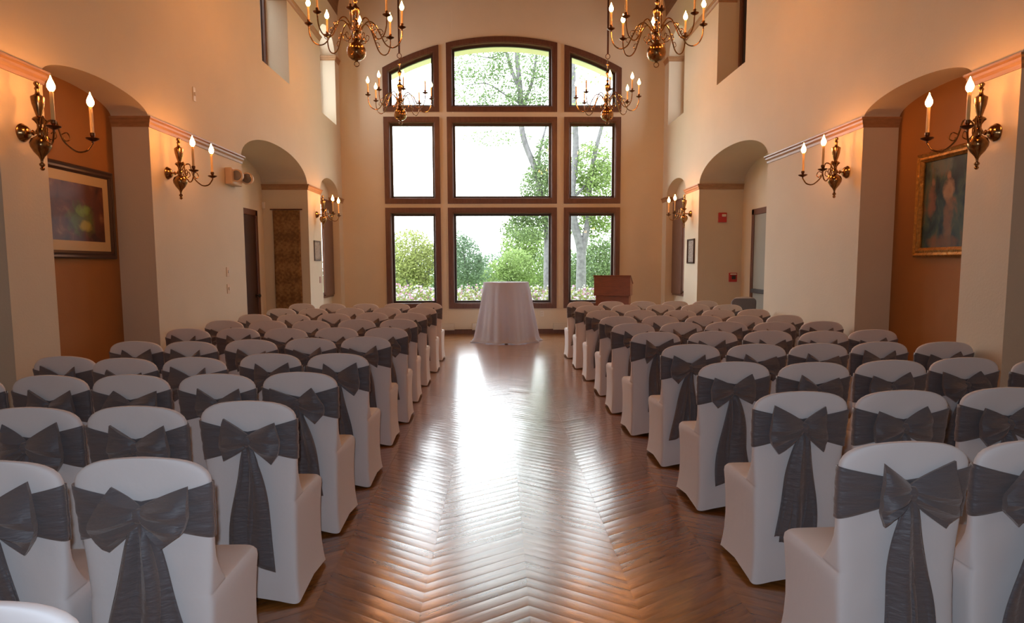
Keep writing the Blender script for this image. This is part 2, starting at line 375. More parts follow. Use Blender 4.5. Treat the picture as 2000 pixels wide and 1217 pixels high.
# crown trims: a small moulded profile swept along the wall and round the reveals
def trim_run(name,P,runs,z,h=.095,pr=.04):
    """runs: list of polylines of (u,depth); profile pushes out of the wall"""
    mb=MB()
    for pl in runs:
        prof=[(0,-h),(.008,-h),(.012,-h*.72),(.024,-h*.5),(.026,-h*.3),(pr,-h*.16),(pr,0),(0,0)]
        n=len(pl); ls=[]
        for i,(u,d) in enumerate(pl):
            # outward normals in (u,d) plane
            def nrm(p,q):
                du,dd=q[0]-p[0],q[1]-p[1]; l=math.hypot(du,dd); return (dd/l,-du/l)
            ns=[]
            if i>0: ns.append(nrm(pl[i-1],pl[i]))
            if i<n-1: ns.append(nrm(pl[i],pl[i+1]))
            if len(ns)==2:
                sx,sy=ns[0][0]+ns[1][0],ns[0][1]+ns[1][1]; dt=1+ns[0][0]*ns[1][0]+ns[0][1]*ns[1][1]; nn=(sx/dt,sy/dt)
            else: nn=ns[0]
            ls.append([P(u+nn[0]*o_,d+nn[1]*o_,z+dz) for o_,dz in prof])
        mb.loops(ls,cap0=True,cap1=True)
    return struct(mb.build(name,'trimwood',smooth=False))
ti=1
for P,D in ((PL,DL),(PR,DR)):
    g=.001
    runs=[[(YB,0-g),(A0[0],-g),(A0[0]+g,.35)],
          [(A0[1]-g,.35),(A0[1]-g,-g),(A1[0]+g,-g),(A1[0]+g,.35)],
          [(A1[1]-g,.35),(A1[1]-g,-g),(A2[0]+g,-g),(A2[0]+g,D)],
          [(A2[1]-g,D),(A2[1]-g,-g),(A3[0]+g,-g),(A3[0]+g,.2)],
          [(A3[1]-g,.2),(A3[1]-g,-g),(YW,-g)]]
    trim_run('trim_%d'%ti,P,runs,ZS+.005); ti+=1
    runs=[[(YB,-g),(U1[0]+g,-g),(U1[0]+g,.3)],[(U1[1]-g,.3),(U1[1]-g,-g),(U2[0]+g,-g),(U2[0]+g,.3)],[(U2[1]-g,.3),(U2[1]-g,-g),(YW,-g)]]
    trim_run('trim_%d'%ti,P,runs,5.79); ti+=1
mb=MB(); mb.box(XL,XR,YW-.018,YW+.0,0,.105); struct(mb.build('baseboard_end','doorwood',smooth=False,bevel=.004))
for nm,P in (('baseboard_left',PL),('baseboard_right',PR)):
    mb=MB()
    for a,b in ((A0[1],A1[0]),(A1[1],A2[0]),(A2[1],A3[0]),(A3[1],YW)):
        p=P(a,-.015,0); q=P(b,0,.1); mb.box(min(p[0],q[0]),max(p[0],q[0]),a,b,0,.1)
    struct(mb.build(nm,'doorwood',smooth=False))
# eave outside over the arched windows
mb=MB(); ls=[]
for i in range(33):
    u=XC-3.6+7.2*i/32; z=ZA+math.sqrt((RA-.02)**2-(u-XC)**2)
    ls.append([(u,YW+.27,z),(u,YW+.95,z),(u,YW+.95,z+.25),(u,YW+.27,z+.25)])
mb.loops(ls,cap0=True,cap1=True); struct(mb.build('trim_%d'%ti,'eave')); ti+=1
for nm,x0 in (('sky_blocker_left',XL-2.1),('sky_blocker_right',XR+1.7)):  # unseen slabs outside, added to cut the skylight through the side windows
    mb=MB(); mb.box(x0,x0+.2,YB,12.3,-.3,7.4); struct(mb.build(nm,'blocker',smooth=False))
# doors in the side passages
mb=MB(); X=XL-DL
mb.box(X,X+.03,10.42,10.52,0,2.43); mb.box(X,X+.03,11.46,11.56,0,2.43); mb.box(X,X+.03,10.42,11.56,2.34,2.44)
d1=struct(mb.build('door_1','doorwood',smooth=False,bevel=.006))
mb=MB(); mb.box(X,X+.015,10.52,11.46,0.005,2.34); mb.build('door_panel','darkframe',d1,smooth=False)
mb=MB(); mb.lathe([(.0,0),(.03,.002),(.03,.01),(.012,.015),(.012,.04),(.028,.05),(.032,.065),(.02,.08),(0,.083)],(X+.015,11.38,1.0),14,'x'); mb.build('door_handle','black',d1)
mb=MB(); X=XR+DR
mb.box(X-.03,X,10.2,10.3,0,2.43); mb.box(X-.03,X,11.30,11.40,0,2.43); mb.box(X-.03,X,10.2,11.40,2.33,2.43)
d2=struct(mb.build('door_2','doorwood',smooth=False,bevel=.006))
mb=MB(); mb.box(X-.015,X,10.3,11.30,.005,2.33); mb.build('door_panel','greydoor',d2,smooth=False,bevel=.003)
mb=MB(); mb.box(X-.075,X-.045,10.36,11.24,1.02,1.09); mb.box(X-.05,X-.012,10.36,10.44,1.02,1.09); mb.box(X-.05,X-.012,11.16,11.24,1.02,1.09); mb.build('door_push_bar','black',d2,smooth=False,bevel=.006)
# ------------------------------------------------------------------ lights: chandeliers and sconces
def candle_cup(h=.012):
    # drip pan + socket, origin at pan level
    mb=MB(); mb.lathe([(0,-.028),(.007,-.026),(.008,-.012),(.018,-.008),(.042,.004),(.046,.012),(.044,.012),(.02,.004),(.010,.008),(.009,.018),(.015,.026),(.017,.034),(.017,.050),(0,.050)],n=18); return mb
def smooth_path(keys,n=7):
    k=[Vector(p) for p in keys]; out=[]
    for i in range(len(k)-1):
        p0=k[max(i-1,0)];p1=k[i];p2=k[i+1];p3=k[min(i+2,len(k)-1)]
        for j in range(n):
            t=j/n; out.append(.5*((2*p1)+(-p0+p2)*t+(2*p0-5*p1+4*p2-p3)*t*t+(-p0+3*p1-3*p2+p3)*t**3))
    out.append(k[-1]); return out
def candle_parts(parent,c,ch,rad=.011):
    """pan, sleeve and bulb at c on an arm (arm object is the part)"""
    x,y,z=c
    mb=candle_cup(); mb.v=[(a+x,b+y,d+z) for a,b,d in mb.v]; mb.build('candle_cup','darkbrass',parent)
    mb=MB(); mb.lathe([(rad,z+.05-z),(rad*1.04,ch*.5),(rad,ch),(rad*.5,ch+.004),(0,ch+.004)],(x,y,z),12); mb.build('candle_sleeve','candle',parent)
    mb=MB(); mb.lathe([(.006,ch),(.017,ch+.010),(.0245,ch+.026),(.025,ch+.042),(.017,ch+.064),(.007,ch+.086),(.0015,ch+.105)],(x,y,z),8); mb.build('bulb','bulb',parent)
def make_chandelier():
    r=empty('chandelier')
    tag(r,'brass chandelier','chandelier','brass candle chandeliers')
    # origin at the ball centre
    body=MB()
    body.lathe([(0,-.115),(.012,-.112),(.02,-.102),(.05,-.095),(.085,-.07),(.104,-.035),(.108,0),(.102,.035),(.08,.068),(.05,.09),(.034,.102),(.03,.115),(.046,.125),(.05,.135),(.03,.145),
        (.026,.17),(.04,.20),(.062,.215),(.066,.23),(.05,.245),(.03,.26),(.024,.29),(.036,.305),(.038,.315),(.022,.33),(.018,.36),(.03,.38),(.04,.42),(.05,.455),(.046,.475),(.022,.495),(.014,.52),(.02,.535),(.026,.55),(.014,.565),(.01,.60),(.016,.63),(.032,.66),(.034,.675),(.018,.70),(.009,.73),(.009,.78),(.024,.80),(.026,.81),(.008,.825),(.006,.90),(0,.90)],n=24)
    b=body.build('body','brass',r)
    mb=MB(); pts=[(.028*cos(2*pi*i/16),0,-.14+.028*sin(2*pi*i/16)) for i in range(16)]; mb.tube(pts,.005,8,closed=True); mb.lathe([(0,-.118),(.008,-.117),(.008,-.105),(0,-.105)],n=8); mb.build('finial_ring','brass',r)
    mb=MB(); pts=[(.035*cos(2*pi*i/16),0,.94+.04*sin(2*pi*i/16)) for i in range(16)]; mb.tube(pts,.006,8,closed=True); mb.build('hanging_ring','darkbrass',r)
    mb=MB(); mb.tube([(0,0,.985),(0,0,4.9)],.016,10); mb.build('rod','rod',r)
    for i in range(8):
        a=2*pi*i/8
        def T(rr,z,off=0): return (rr*cos(a)-off*sin(a),rr*sin(a)+off*cos(a),z)
        mb=MB(); mb.tube(smooth_path([T(.045,.20),T(.09,.29),T(.15,.335),T(.215,.30),T(.27,.20),T(.33,.09),T(.40,.055),T(.47,.085),T(.51,.16),T(.52,.245)],5),.0075,8)
        mb.tube(smooth_path([T(.24,.25),T(.285,.25),T(.305,.215),T(.28,.19),T(.262,.212),T(.275,.225)],4),.0045,6)
        mb.tube(smooth_path([T(.05,.18),T(.085,.115),T(.13,.12),T(.145,.165),T(.12,.18),T(.11,.155)],4),.0045,6)
        mb.tube(smooth_path([T(.28,.16),T(.33,.175),T(.35,.14),T(.325,.12)],4),.004,6)
        arm=mb.build('arm','brass',r)
        candle_parts(arm,T(.52,.275),.195)
    return r
ch0=make_chandelier()
spots=[(-1.60,7.9,3.935,'near left brass chandelier of eight candles, cut by the top of the view'),
 (1.84,7.9,3.935,'near right brass chandelier of eight candles, cut by the top of the view'),
 (-1.607,11.4,4.005,'far left brass chandelier hanging before the arched left window'),
 (1.845,11.4,4.005,'far right brass chandelier hanging before the arched right window')]
for i,(x,y,z,lb) in enumerate(spots):
    c=ch0 if i==0 else dup(ch0)
    c.location=(x,y,z); c.rotation_euler=(0,0,math.radians([6,-8,14,-5,0,9][i])); c['label']=lb
def make_sconce():
    r=empty('wall_sconce'); tag(r,'sconce','wall light','brass candle sconces')
    # local +x points into the room, origin on wall at backplate centre
    mb=MB(); mb.lathe([(.062,0),(.063,.008),(.056,.014),(.05,.03),(.034,.045),(.016,.052),(0,.052)],n=22,axis='x'); mb.build('backplate','brass',r)
    mb=MB(); mb.lathe([(.011,.045),(.011,.07),(.02,.078),(.011,.086),(.010,.13)],n=12,axis='x'); mb.build('bracket','brass',r)
    X=.125
    mb=MB(); mb.lathe([(0,-.262),(.008,-.26),(.016,-.248),(.008,-.236),(.018,-.224),(.018,-.214),(.008,-.205),(.010,-.185),(.02,-.165),(.045,-.135),(.064,-.10),(.068,-.075),(.056,-.045),(.03,-.028),(.018,-.018),(.02,.0),(.026,.012),(.016,.03),(.016,.055),(.03,.075),(.044,.088),(.036,.1),(.016,.112),(.024,.14),(.038,.19),(.044,.235),(.043,.243),(.03,.252),(.016,.262),(.012,.285),(.018,.30),(.010,.312),(.020,.328),(.02,.338),(.008,.348),(0,.352)],(X,0,0),20); mb.build('body','brass',r)
    for s in (-1,1):
        dx,dy=.235,.215*s
        def T(t,z): return (X+dx*t,dy*t,z)
        mb=MB(); mb.tube(smooth_path([T(.07,.03),T(.16,.085),T(.30,.095),T(.36,.03),T(.44,-.045),T(.66,-.105),T(.86,-.095),T(.97,-.05),T(1,-.03)],5),.0065,8)
        mb.tube(smooth_path([T(.38,.0),T(.50,.02),T(.56,-.02),T(.47,-.04),T(.44,-.015)],4),.0045,6)
        mb.tube(smooth_path([T(.08,0),T(.18,-.04),T(.30,-.02),T(.27,.02),T(.2,.0)],4),.0045,6)
        arm=mb.build('arm','brass',r); candle_parts(arm,T(1,-.01),.235,.012)
    return r
s0=make_sconce()
sl=[(XL,4.84,0,'left wall sconce nearest the camera, two lit candles beside the framed print niche'),
 (XL,6.90,0,'left wall sconce between the print niche and the passage, near the emergency light'),
 (XL,12.43,0,'left wall sconce nearest the big window, above a small grey frame'),
 (XR,4.81,pi,'right wall sconce nearest the camera, two lit candles before the gilt painting'),
 (XR,6.85,pi,'right wall sconce on the pillar between painting niche and passage'),
 (XR,12.38,pi,'right wall sconce nearest the big window, above a small wooden frame')]
for i,(x,y,a,lb) in enumerate(sl):
    c=s0 if i==0 else dup(s0)
    c.location=(x,y,2.435); c.rotation_euler=(0,0,a); c['label']=lb
# ------------------------------------------------------------------ chairs
def sgn(v): return 1 if v>=0 else -1
def supell(t,e):
    c,s_=cos(t),sin(t); return sgn(c)*abs(c)**(2/e), sgn(s_)*abs(s_)**(2/e)
NH=44
def hw_back(z):
    if z>.83: return .211*max(0,1-((z-.83)/.0905)**2.3)**(1/2.7)
    if z>.46: return .193+.018*((z-.46)/.37)**.8
    return .193
def y_mid(z): return .03*sin(pi*min(1,max(0,(z-.1)/.82)))      # fabric bows towards the seat between feet and crown
def th_back(z):
    t=.062
    if z<.64: t+=.09*((.64-z)/.17)**2
    if z>.86: t*=max(.12,1-((z-.86)/.0605)**2)**.5
    return t
def make_cover():
    mb=MB(); ls=[]
    zs=[0,.006,.03,.07,.12,.2,.3,.38,.425,.446,.458,.464]
    for z in zs:
        hem=1-min(1,z/.10)
        l=[]
        for j in range(NH):
            cx,cy=supell(2*pi*j/NH,7)
            side=abs(cx)*abs(cy)   # 1 at corners
            corner=side**3
            y1=.452-.018*sin(pi*min(1,z/.44)); fw=(cy+1)/2
            wb=.206-.013*min(1,z/.40); wf=.213-.012*sin(pi*min(1,z/.46)); w=wb+(wf-wb)*fw**.6+.008*hem*corner
            if z>.43:
                q=((z-.43)/.034)**2; w-=.016*q*min(1,fw*3); y1-=.022*q
            x=cx*w; y0=y_mid(z)+.010*(1-(x/.22)**2)-.006; hf=(y1-y0)/2; q_=1-abs(cy); dd=.075*q_+(hf-.075)*q_**3-.006*hem*corner; yy=y0+dd if cy<0 else y1-dd
            # pulled-in cloth between legs
            pin=.012*sin(pi*min(1,z/.45))*(1-side)
            if abs(cx)>.97 and abs(cy)<.9: x-=sgn(cx)*pin*(1-abs(cy))
            if cy>.97: yy-=pin*(1-abs(cx))
            zz=z+ (1-corner)*.040*hem**2*(1-.6*side)
            # back wider at the foot
            l.append((x,yy,zz))
        ls.append(l)
    N=14
    zz=[.4665,.475,.49,.51,.54,.58,.62,.66,.70,.74,.78,.81,.83,.85,.868,.883,.895,.904,.911,.916,.9192,.9204]
    for z in zz:
        l=[]; hw=max(hw_back(z),.004); th=th_back(z); y0=y_mid(z)
        e=3.6 if z<.83 else 3.2
        for j in range(NH):
            cx,cy=supell(2*pi*j/NH,e if z>.6 else 7-3.8*((z-.46)/.14))
            xx=cx*hw
            # hollow behind the sitter
            l.append((xx,y0+th/2+cy*th/2+ .010*(1-(xx/.22)**2)-.006,z))
        ls.append(l)
    mb.loops(ls,cap1=True)
    return mb
def slab_pt(t,z,off):
    hw=hw_back(z)+off; th=th_back(z)+2*off; y0=y_mid(z)-off
    cx,cy=supell(t,3.2); xx=cx*hw
    return (xx,y0+th/2+cy*th/2+.010*(1-(xx/.22)**2)-.006,z)
def make_band(kz,seed):
    rnd=random.Random(seed); mb=MB(); nt,nv=72,12; ls=[]
    ph=[rnd.uniform(0,6) for _ in range(4)]
    for i in range(nt+1):
        t=2*pi*i/nt; cx,cy=supell(t,3.2)
        if cy<0 or abs(cx)>.985:
            a=min(1,abs(cx)); zt=kz+.035+(.838-kz-.035)*a**1.15; zb=kz-.040+(.655-kz+.040)*a**1.0
        else: zt,zb=.835-.02*(1-abs(cx)),.66+.01*(1-abs(cx))
        zt=min(zt,.842)
        l=[]
        for j in range(nv+1):
            v=j/nv; z=zb+(zt-zb)*v
            fold=(.0042*sin(v*19+ph[0]+1.2*sin(2*t+ph[1]))+.002*sin(v*34+ph[2]))*(4*v*(1-v))**.5*(1-.75*abs(cx)**4)
            l.append(slab_pt(t,z,.006+max(-.002,fold)))
        ls.append(l)
    mb.loops(ls,closed=False); return mb
def petal(mb,kc,outer,bulge,rnd,h0=.024):
    """one loop of the bow: puffed, from the knot kc out to the poly-line outer [(x,z)...]"""
    ns,nt=11,10; ph=rnd.uniform(0,6); fr=rnd.uniform(3.5,5.5)
    def edge(t):
        k=(t*.5+.5)*(len(outer)-1); i=min(int(k),len(outer)-2); f=k-i; f2=f*f*(3-2*f)*.4+f*.6
        return outer[i][0]+(outer[i+1][0]-outer[i][0])*f2, outer[i][1]+(outer[i+1][1]-outer[i][1])*f2
    for side in (1,-1):
        ls=[]
        for i in range(ns+1):
            s=i/ns; l=[]
            for j in range(nt+1):
                t=-1+2*j/nt; ex,ez=edge(t)
                x0,z0=kc[0],kc[2]+t*h0
                x=x0+(ex-x0)*s; z=z0+(ez-z0)*(s**.85)
                b=bulge*1.5*(sin(pi*min(1,s*.9+.05))**.7)*(1-abs(t)**2.5)*.9+.004
                fold=(.015*sin(t*fr*1.7+ph)+.006*sin(t*fr*3.6+2*ph)*(1-s))*(s*(1.12-s))*3.2
                y=kc[1]-.012-.010*s-(b if side==1 else -b*.25)+ (fold if side==1 else fold*.3)
                if side==-1: y=min(y+.004,kc[1]+.004)
                l.append((x,y,z))
            ls.append(l)
        mb.loops(ls,closed=False)
        if side==1: front=ls
        else:
            # close the outer end and the rims
            mb.loops([front[-1],ls[-1]],closed=False)
            mb.loops([[r[0] for r in front],[r[0] for r in ls]],closed=False); mb.loops([[r[-1] for r in front],[r[-1] for r in ls]],closed=False)
def tail(kc,x_end,w0,w1,z_end,yoff,slant,seed):
    rnd=random.Random(seed); ph=rnd.uniform(0,6); fr=rnd.uniform(2.2,3.4); mb=MB(); ns,nt=22,12; ls=[]
    for i in range(ns+1):
        s=i/ns; l=[]
        e=1-(1-s)**2.2
        w=w0+(w1-w0)*e; xc=kc[0]+(x_end-kc[0])*(s**1.1)
        for j in range(nt+1):
            t=-1+2*j/nt
            z=kc[2]-.01+(z_end+slant*t-kc[2]+.01)*s
            ybase=(y_mid(max(z,0))-.006)-.014-yoff
            y=ybase-(.013+.014*e)*sin(t*fr*1.3+ph)*(.6+.4*cos(s*4+ph))-.005*sin(t*7+ph)*(1-.6*s)-.018*sin(pi*min(1,s*1.6))*(1-t*t)
            if s<.12: y=y*(s/.12)+(kc[1]-.012)*(1-s/.12)
            y=min(y,ybase+.008)
            l.append((xc+w*t/2+.006*sin(s*7+ph),y,z))
        ls.append(l)
    mb.loops(ls,closed=False); return mb
KY=y_mid(.74)-.012
variants=[ # knot(x,z), right loop outline, left loop outline, tails(x_end,w1,z_end,slant)
 ((.005,.748),[(.065,-.105),(.135,-.055),(.152,-.005),(.152,.088)],[(-.095,-.112),(-.150,-.055),(-.150,-.01),(-.080,.090)],[(-.045,.17,.235,.0),(.085,.13,.20,.03)]),
 ((.0,.758),[(.115,-.120),(.150,-.07),(.155,-.02),(.136,.105)],[(-.085,-.112),(-.100,-.06),(-.095,-.0),(-.090,.098)],[(.015,.16,.22,.0),(.05,.12,.26,-.02)]),
 ((-.008,.750),[(.105,-.085),(.118,-.03),(.118,.03),(.100,.100)],[(-.100,-.105),(-.135,-.06),(-.142,-.0),(-.120,.080)],[(-.02,.19,.20,.03),(.03,.13,.27,.01)]),
 ((.012,.745),[(.085,-.115),(.135,-.065),(.145,-.01),(.122,.098)],[(-.075,-.075),(-.105,-.04),(-.115,.0),(-.100,.102)],[(.075,.16,.24,-.03),(.0,.13,.21,.02)]),
]
def make_chair(vi,mirror):
    r=empty('banquet_chair'); rnd=random.Random(100+vi*7+mirror)
    kn,ro,lo,tl=variants[vi]; m=-1 if mirror else 1
    kx,kz=kn[0]*m,kn[1]; kc=(kx,KY,kz)
    mb0=COVER if COVER else None
    o=bpy.data.objects.new('chair_cover',COVERME); COL.objects.link(o); o.parent=r
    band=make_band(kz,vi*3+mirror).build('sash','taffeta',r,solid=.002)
    mb=MB(); petal(mb,kc,[(kx+p[0],kz+p[1]) for p in ro] if m==1 else [(kx-p[0],kz+p[1]) for p in ro],.030,rnd)
    petal(mb,kc,[(kx+p[0],kz+p[1]) for p in lo] if m==1 else [(kx-p[0],kz+p[1]) for p in lo],.026,rnd)
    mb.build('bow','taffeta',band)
    mb=MB(); ls=[]
    for i in range(11):
        a=pi*i/10; zz=-.023*cos(a); rr=.003+.018*sin(a)**.7
        ls.append([(kx+rr*1.05*cos(2*pi*j/14)+.003*sin(3*zz*90),KY-.022+rr*.8*sin(2*pi*j/14)*(1+.12*sin(j*2.3)),kz+zz) for j in range(14)])
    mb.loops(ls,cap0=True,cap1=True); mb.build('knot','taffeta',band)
    for q,(xe,w1,ze,sl_) in enumerate(tl):
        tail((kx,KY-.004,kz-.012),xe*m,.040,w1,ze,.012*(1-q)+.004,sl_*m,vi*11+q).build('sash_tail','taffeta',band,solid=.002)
    return r
COVER=make_cover(); tmp=COVER.build('chair_cover','spandex',smooth=True,angle=75); COVERME=tmp.data; bpy.data.objects.remove(tmp)
protos=[make_chair(v,mm) for v in range(4) for mm in (0,1)]
used=[False]*8
LC=[[(-.91,1.11,0)],
[(-1.50,1.97,1),(-1.07,1.99,0)],
[(-1.91,2.74,2),(-1.49,2.75,1),(-1.07,2.84,0)],
[(-2.80,3.54,4),(-2.37,3.57,3),(-1.96,3.57,2),(-1.51,3.58,1),(-1.08,3.62,0)],
[(-2.80,4.34,4),(-2.34,4.24,3),(-1.89,4.26,2),(-1.51,4.42,1),(-1.06,4.40,0)],
[(-2.80,5.20,4),(-2.35,5.18,3),(-1.95,5.28,2),(-1.51,5.37,1),(-1.08,5.44,0)],
[(-2.89,6.25,4),(-2.44,6.28,3),(-1.98,6.23,2),(-1.52,6.28,1),(-1.05,6.25,0)],
[(-2.93,7.18,4),(-2.46,7.15,3),(-1.99,7.12,2),(-1.53,7.23,1),(-1.08,7.23,0)],
[(-2.93,8.08,4),(-2.46,8.05,3),(-2.0,8.15,2),(-1.57,8.32,1),(-1.08,8.21,0)],
[(-2.97,9.18,4),(-2.51,9.10,3),(-2.05,9.26,2),(-1.54,9.24,1),(-1.06,9.28,0)],
[(-3.03,10.36,4),(-2.55,10.32,3),(-2.03,10.25,2),(-1.56,10.30,1),(-1.08,10.42,0)]]
RC=[[(1.31,2.09,0),(1.76,2.10,1)],
[(1.37,2.96,0),(1.84,2.97,1),(2.36,3.02,2)],
[(1.40,3.90,0),(1.86,3.86,1),(2.36,3.93,2),(2.87,4.02,3),(3.33,3.95,4)],
[(1.40,4.79,0),(1.88,4.79,1),(2.34,4.80,2),(2.84,4.88,3),(3.31,4.85,4)],
[(1.36,5.70,0),(1.87,5.74,1),(2.36,5.76,2),(2.83,5.71,3),(3.31,5.80,4)],
[(1.34,6.57,0),(1.84,6.64,1),(2.31,6.68,2),(2.78,6.63,3),(3.29,6.69,4)],
[(1.36,7.49,0),(1.85,7.54,1),(2.34,7.52,2),(2.80,7.49,3),(3.28,7.54,4)],
[(1.34,8.50,0),(1.83,8.52,1),(2.32,8.45,2),(2.84,8.53,3),(3.31,8.55,4)],
[(1.32,9.50,0),(1.86,9.64,1),(2.37,9.65,2),(2.88,9.65,3),(3.33,9.60,4)],
[(1.32,10.60,0),(1.81,10.60,1),(2.31,10.57,2),(2.83,10.59,3),(3.32,10.62,4)]]
ordn=['front','second','third','fourth','fifth','sixth','seventh','eighth','ninth','tenth','eleventh']
seat=['aisle seat','second from aisle','third from aisle','fourth from aisle','fifth from aisle']
tapered={('L',1,0):(0,0),('L',2,0):(2,1),('L',3,0):(0,1),('L',2,1):(3,0),('R',0,0):(1,0),('R',1,0):(1,1),('R',2,0):(2,0),('R',0,1):(0,0)}
rr=random.Random(5)
for blk,C in (('L',LC),('R',RC)):
    for ri,row in enumerate(C):
        prev=None; row=sorted(row,key=lambda q:q[2])
        for (x,y,ci_) in row:
            v,mm=tapered.get((blk,ri,ci_),(rr.randrange(4),rr.randrange(2))); pi_=v*2+mm
            if not used[pi_]: c=protos[pi_]; used[pi_]=True
            else: c=dup(protos[pi_])
            x+=x/y*.05
            if prev is not None and abs(x-prev)<.432: x=prev+math.copysign(.432,x)
            prev=x
            c.location=(x,y,0); c.rotation_euler=(0,0,math.radians(rr.uniform(-1.8,1.8)))
            sx=.975 if blk=='L' else 1.03
            c.scale=(sx,1,1)
            side='left' if blk=='L' else 'right'
            fr=len(C)-1-ri
            tag(c,'white chair with taupe bow, %s block, %s row from window, %s'%(side,'first' if fr==0 else ordn[fr],seat[ci_]),'chair','white covered chairs with taupe bows, %s block'%side)
for i,u in enumerate(used):
    if not u:
        for ch in list(protos[i].children_recursive): bpy.data.objects.remove(ch)
        bpy.data.objects.remove(protos[i])
# the spare chair in the right passage: dark cover, no bow
r=empty('banquet_chair',(4.02,10.75,0),math.radians(4)); o=bpy.data.objects.new('chair_cover',COVERME.copy()); COL.objects.link(o); o.parent=r; o.data.materials[0]=mat('grey_cover',(.22,.22,.25),.8,spec=.2)
r.scale=(1,1,1.055)
mb=MB(); ls=[]
for z in (.80,.83,.85,.868,.883,.895,.904,.911,.916,.9192,.9204):
    hw=max(hw_back(z),.004)+.004; th=th_back(z)+.008; l=[]
    for j in range(NH):
        cx,cy=supell(2*pi*j/NH,3.2 if z<.83 else 2.6); l.append((cx*hw,y_mid(z)-.004+th/2+cy*th/2+.010*(1-(cx*hw/.22)**2)-.006,z+.003))
    ls.append(l)
mb.loops([l for l,z in zip(ls,range(99)) if z>=5],cap1=True); mb.build('white_top','spandex',r)
tag(r,'grey covered chair without a bow, standing in the right passage by the door','chair')
# ------------------------------------------------------------------ round table with floor-length cloth
r=empty('cocktail_table',(.16,13.22,0)); tag(r,'tall round table under a floor-length white cloth, before the central window','table')
mb=MB(); n=144; ls=[]
folds=[(rnd_[0],rnd_[1]) for rnd_ in [(9,.3),(14,1.7),(23,.9),(5,2.2)]]
for i in range(41):
    s=i/40; l=[]
    for j in range(n):
        a=2*pi*j/n
        if s<.12: rad=.445*(s/.12); z=1.167; 
        else:
            t=(s-.12)/.88; z=1.167*(1-t)-.0*t
            f=sum(sin(k_*a+p_+.8*sin(2*a+t*1.3))*w for (k_,p_),w in zip(folds,(.45,.35,.22,.3)))
            rad=.447+.165*t**1.15+ (.016+.060*t**1.1)*f*(min(1,t*6)) + .06*max(0,t-.93)/.07
            if t<.03: z=1.167-.02*t
            if t>.93: z=max(.004,z*.55+.004+.006*(1+sin(11*a)))
        l.append((rad*cos(a),rad*sin(a),z))
    ls.append(l)
mb.loops(ls,cap0=True); mb.build('tablecloth','linen',r,solid=.003,angle=80)
mb=MB(); mb.lathe([(0,1.13),(.43,1.13),(.435,1.14),(.435,1.155),(.43,1.16),(0,1.16)],n=48); mb.build('tabletop','cream_pl',r)
mb=MB(); mb.lathe([(.28,0.0),(.28,.015),(.05,.05),(.03,.08),(.03,1.13)],n=24); mb.build('pedestal','black',r)
# ------------------------------------------------------------------ lectern
r=empty('lectern',(2.27,13.22,0),math.radians(-17)); tag(r,'reddish brown wooden lectern with slanted top, right of the white table','lectern')
mb=MB(); mb.box(-.33,.33,.02,.40,.06,.885); mb.build('body','lectern',r,smooth=False,bevel=.006)
mb=MB(); mb.box(-.36,.36,-.02,.44,0,.07); mb.build('base','lectern',r,smooth=False,bevel=.008)
mb=MB(); vs=[(x,y,z) for x in (-.36,.36) for y,z in ((-.02,.885),(.44,.885),(.44,1.12),(-.02,1.275))]
mb.add(vs,[(0,1,2,3),(7,6,5,4),(0,4,5,1),(1,5,6,2),(3,7,4,0),(2,6,7,3)]); mb.build('reading_box','lectern',r,smooth=False,bevel=.004)
mb=MB(); vs=[]
for x in (-.375,.375):
    vs+=[(x,-.035,1.278),(x,.455,1.113),(x,.455,1.131),(x,-.035,1.296)]
mb.add(vs,[(0,1,2,3),(7,6,5,4),(0,4,5,1),(1,5,6,2),(3,7,4,0),(2,6,7,3)]); mb.build('top_board','lectern',r,smooth=False,bevel=.004)
# ------------------------------------------------------------------ wall things
def on_wall(side,y,z): # empty on a side wall, local +x into the room
    return (XL if side=='L' else XR,y,z),(0 if side=='L' else pi)
def wallthing(name,side,y,z,label,cat,group=None,xoff=0):
    loc,rz=on_wall(side,y,z); loc=(loc[0]+(xoff if side=='L' else -xoff),y,z)
    return tag(empty(name,loc,rz),label,cat,group)
def frame_pic(name,side,y0,y1,z0,z1,fw,fmat,pmat,label,xoff,matw=0,cat='picture',th=.035,inner=None):
    yc=(y0+y1)/2; zc=(z0+z1)/2; r=wallthing(name,side,yc,zc,label,cat,None,xoff); w=(y1-y0)/2; h=(z1-z0)/2
    mb=MB()
    def rect(o): return [(-w+o,-h+o),(w-o,-h+o),(w-o,h-o),(-w+o,h-o)]
    prof=[(0,.002),(0,th*.7),(fw*.2,th),(fw*.45,th*.75),(fw*.7,th*.9),(fw,th*.45),(fw,.002)]
    mb.loops([[(x_,p[0],p[1]) for p in rect(o)] for o,x_ in prof]+[[(.002,p[0],p[1]) for p in rect(0)]])
    mb.build('frame',fmat,r,smooth=False)
    if matw:
        mb=MB(); q=rect(fw-.005); q2=rect(fw+matw); mb.loops([[(.012,*p) for p in q],[(.012,*p) for p in q2]]); mb.build('mat_border','matboard',r,smooth=False)
    q=rect(fw+matw-.004); mb=MB(); mb.loops([[(.004,*p) for p in q],[(.011,*p) for p in q]],cap0=True,cap1=True); mb.build('picture',pmat,r,smooth=False)
    return r
frame_pic('framed_print','L',5.37,6.50,1.57,2.38,.07,'darkframe','print','large framed landscape print in a dark frame, in the left niche',-.35,matw=.085)
gp=frame_pic('framed_painting','R',5.40,6.20,1.56,2.50,.085,'gold','painting','dark oil painting in a carved gilt frame, in the right niche',-.35,th=.05)
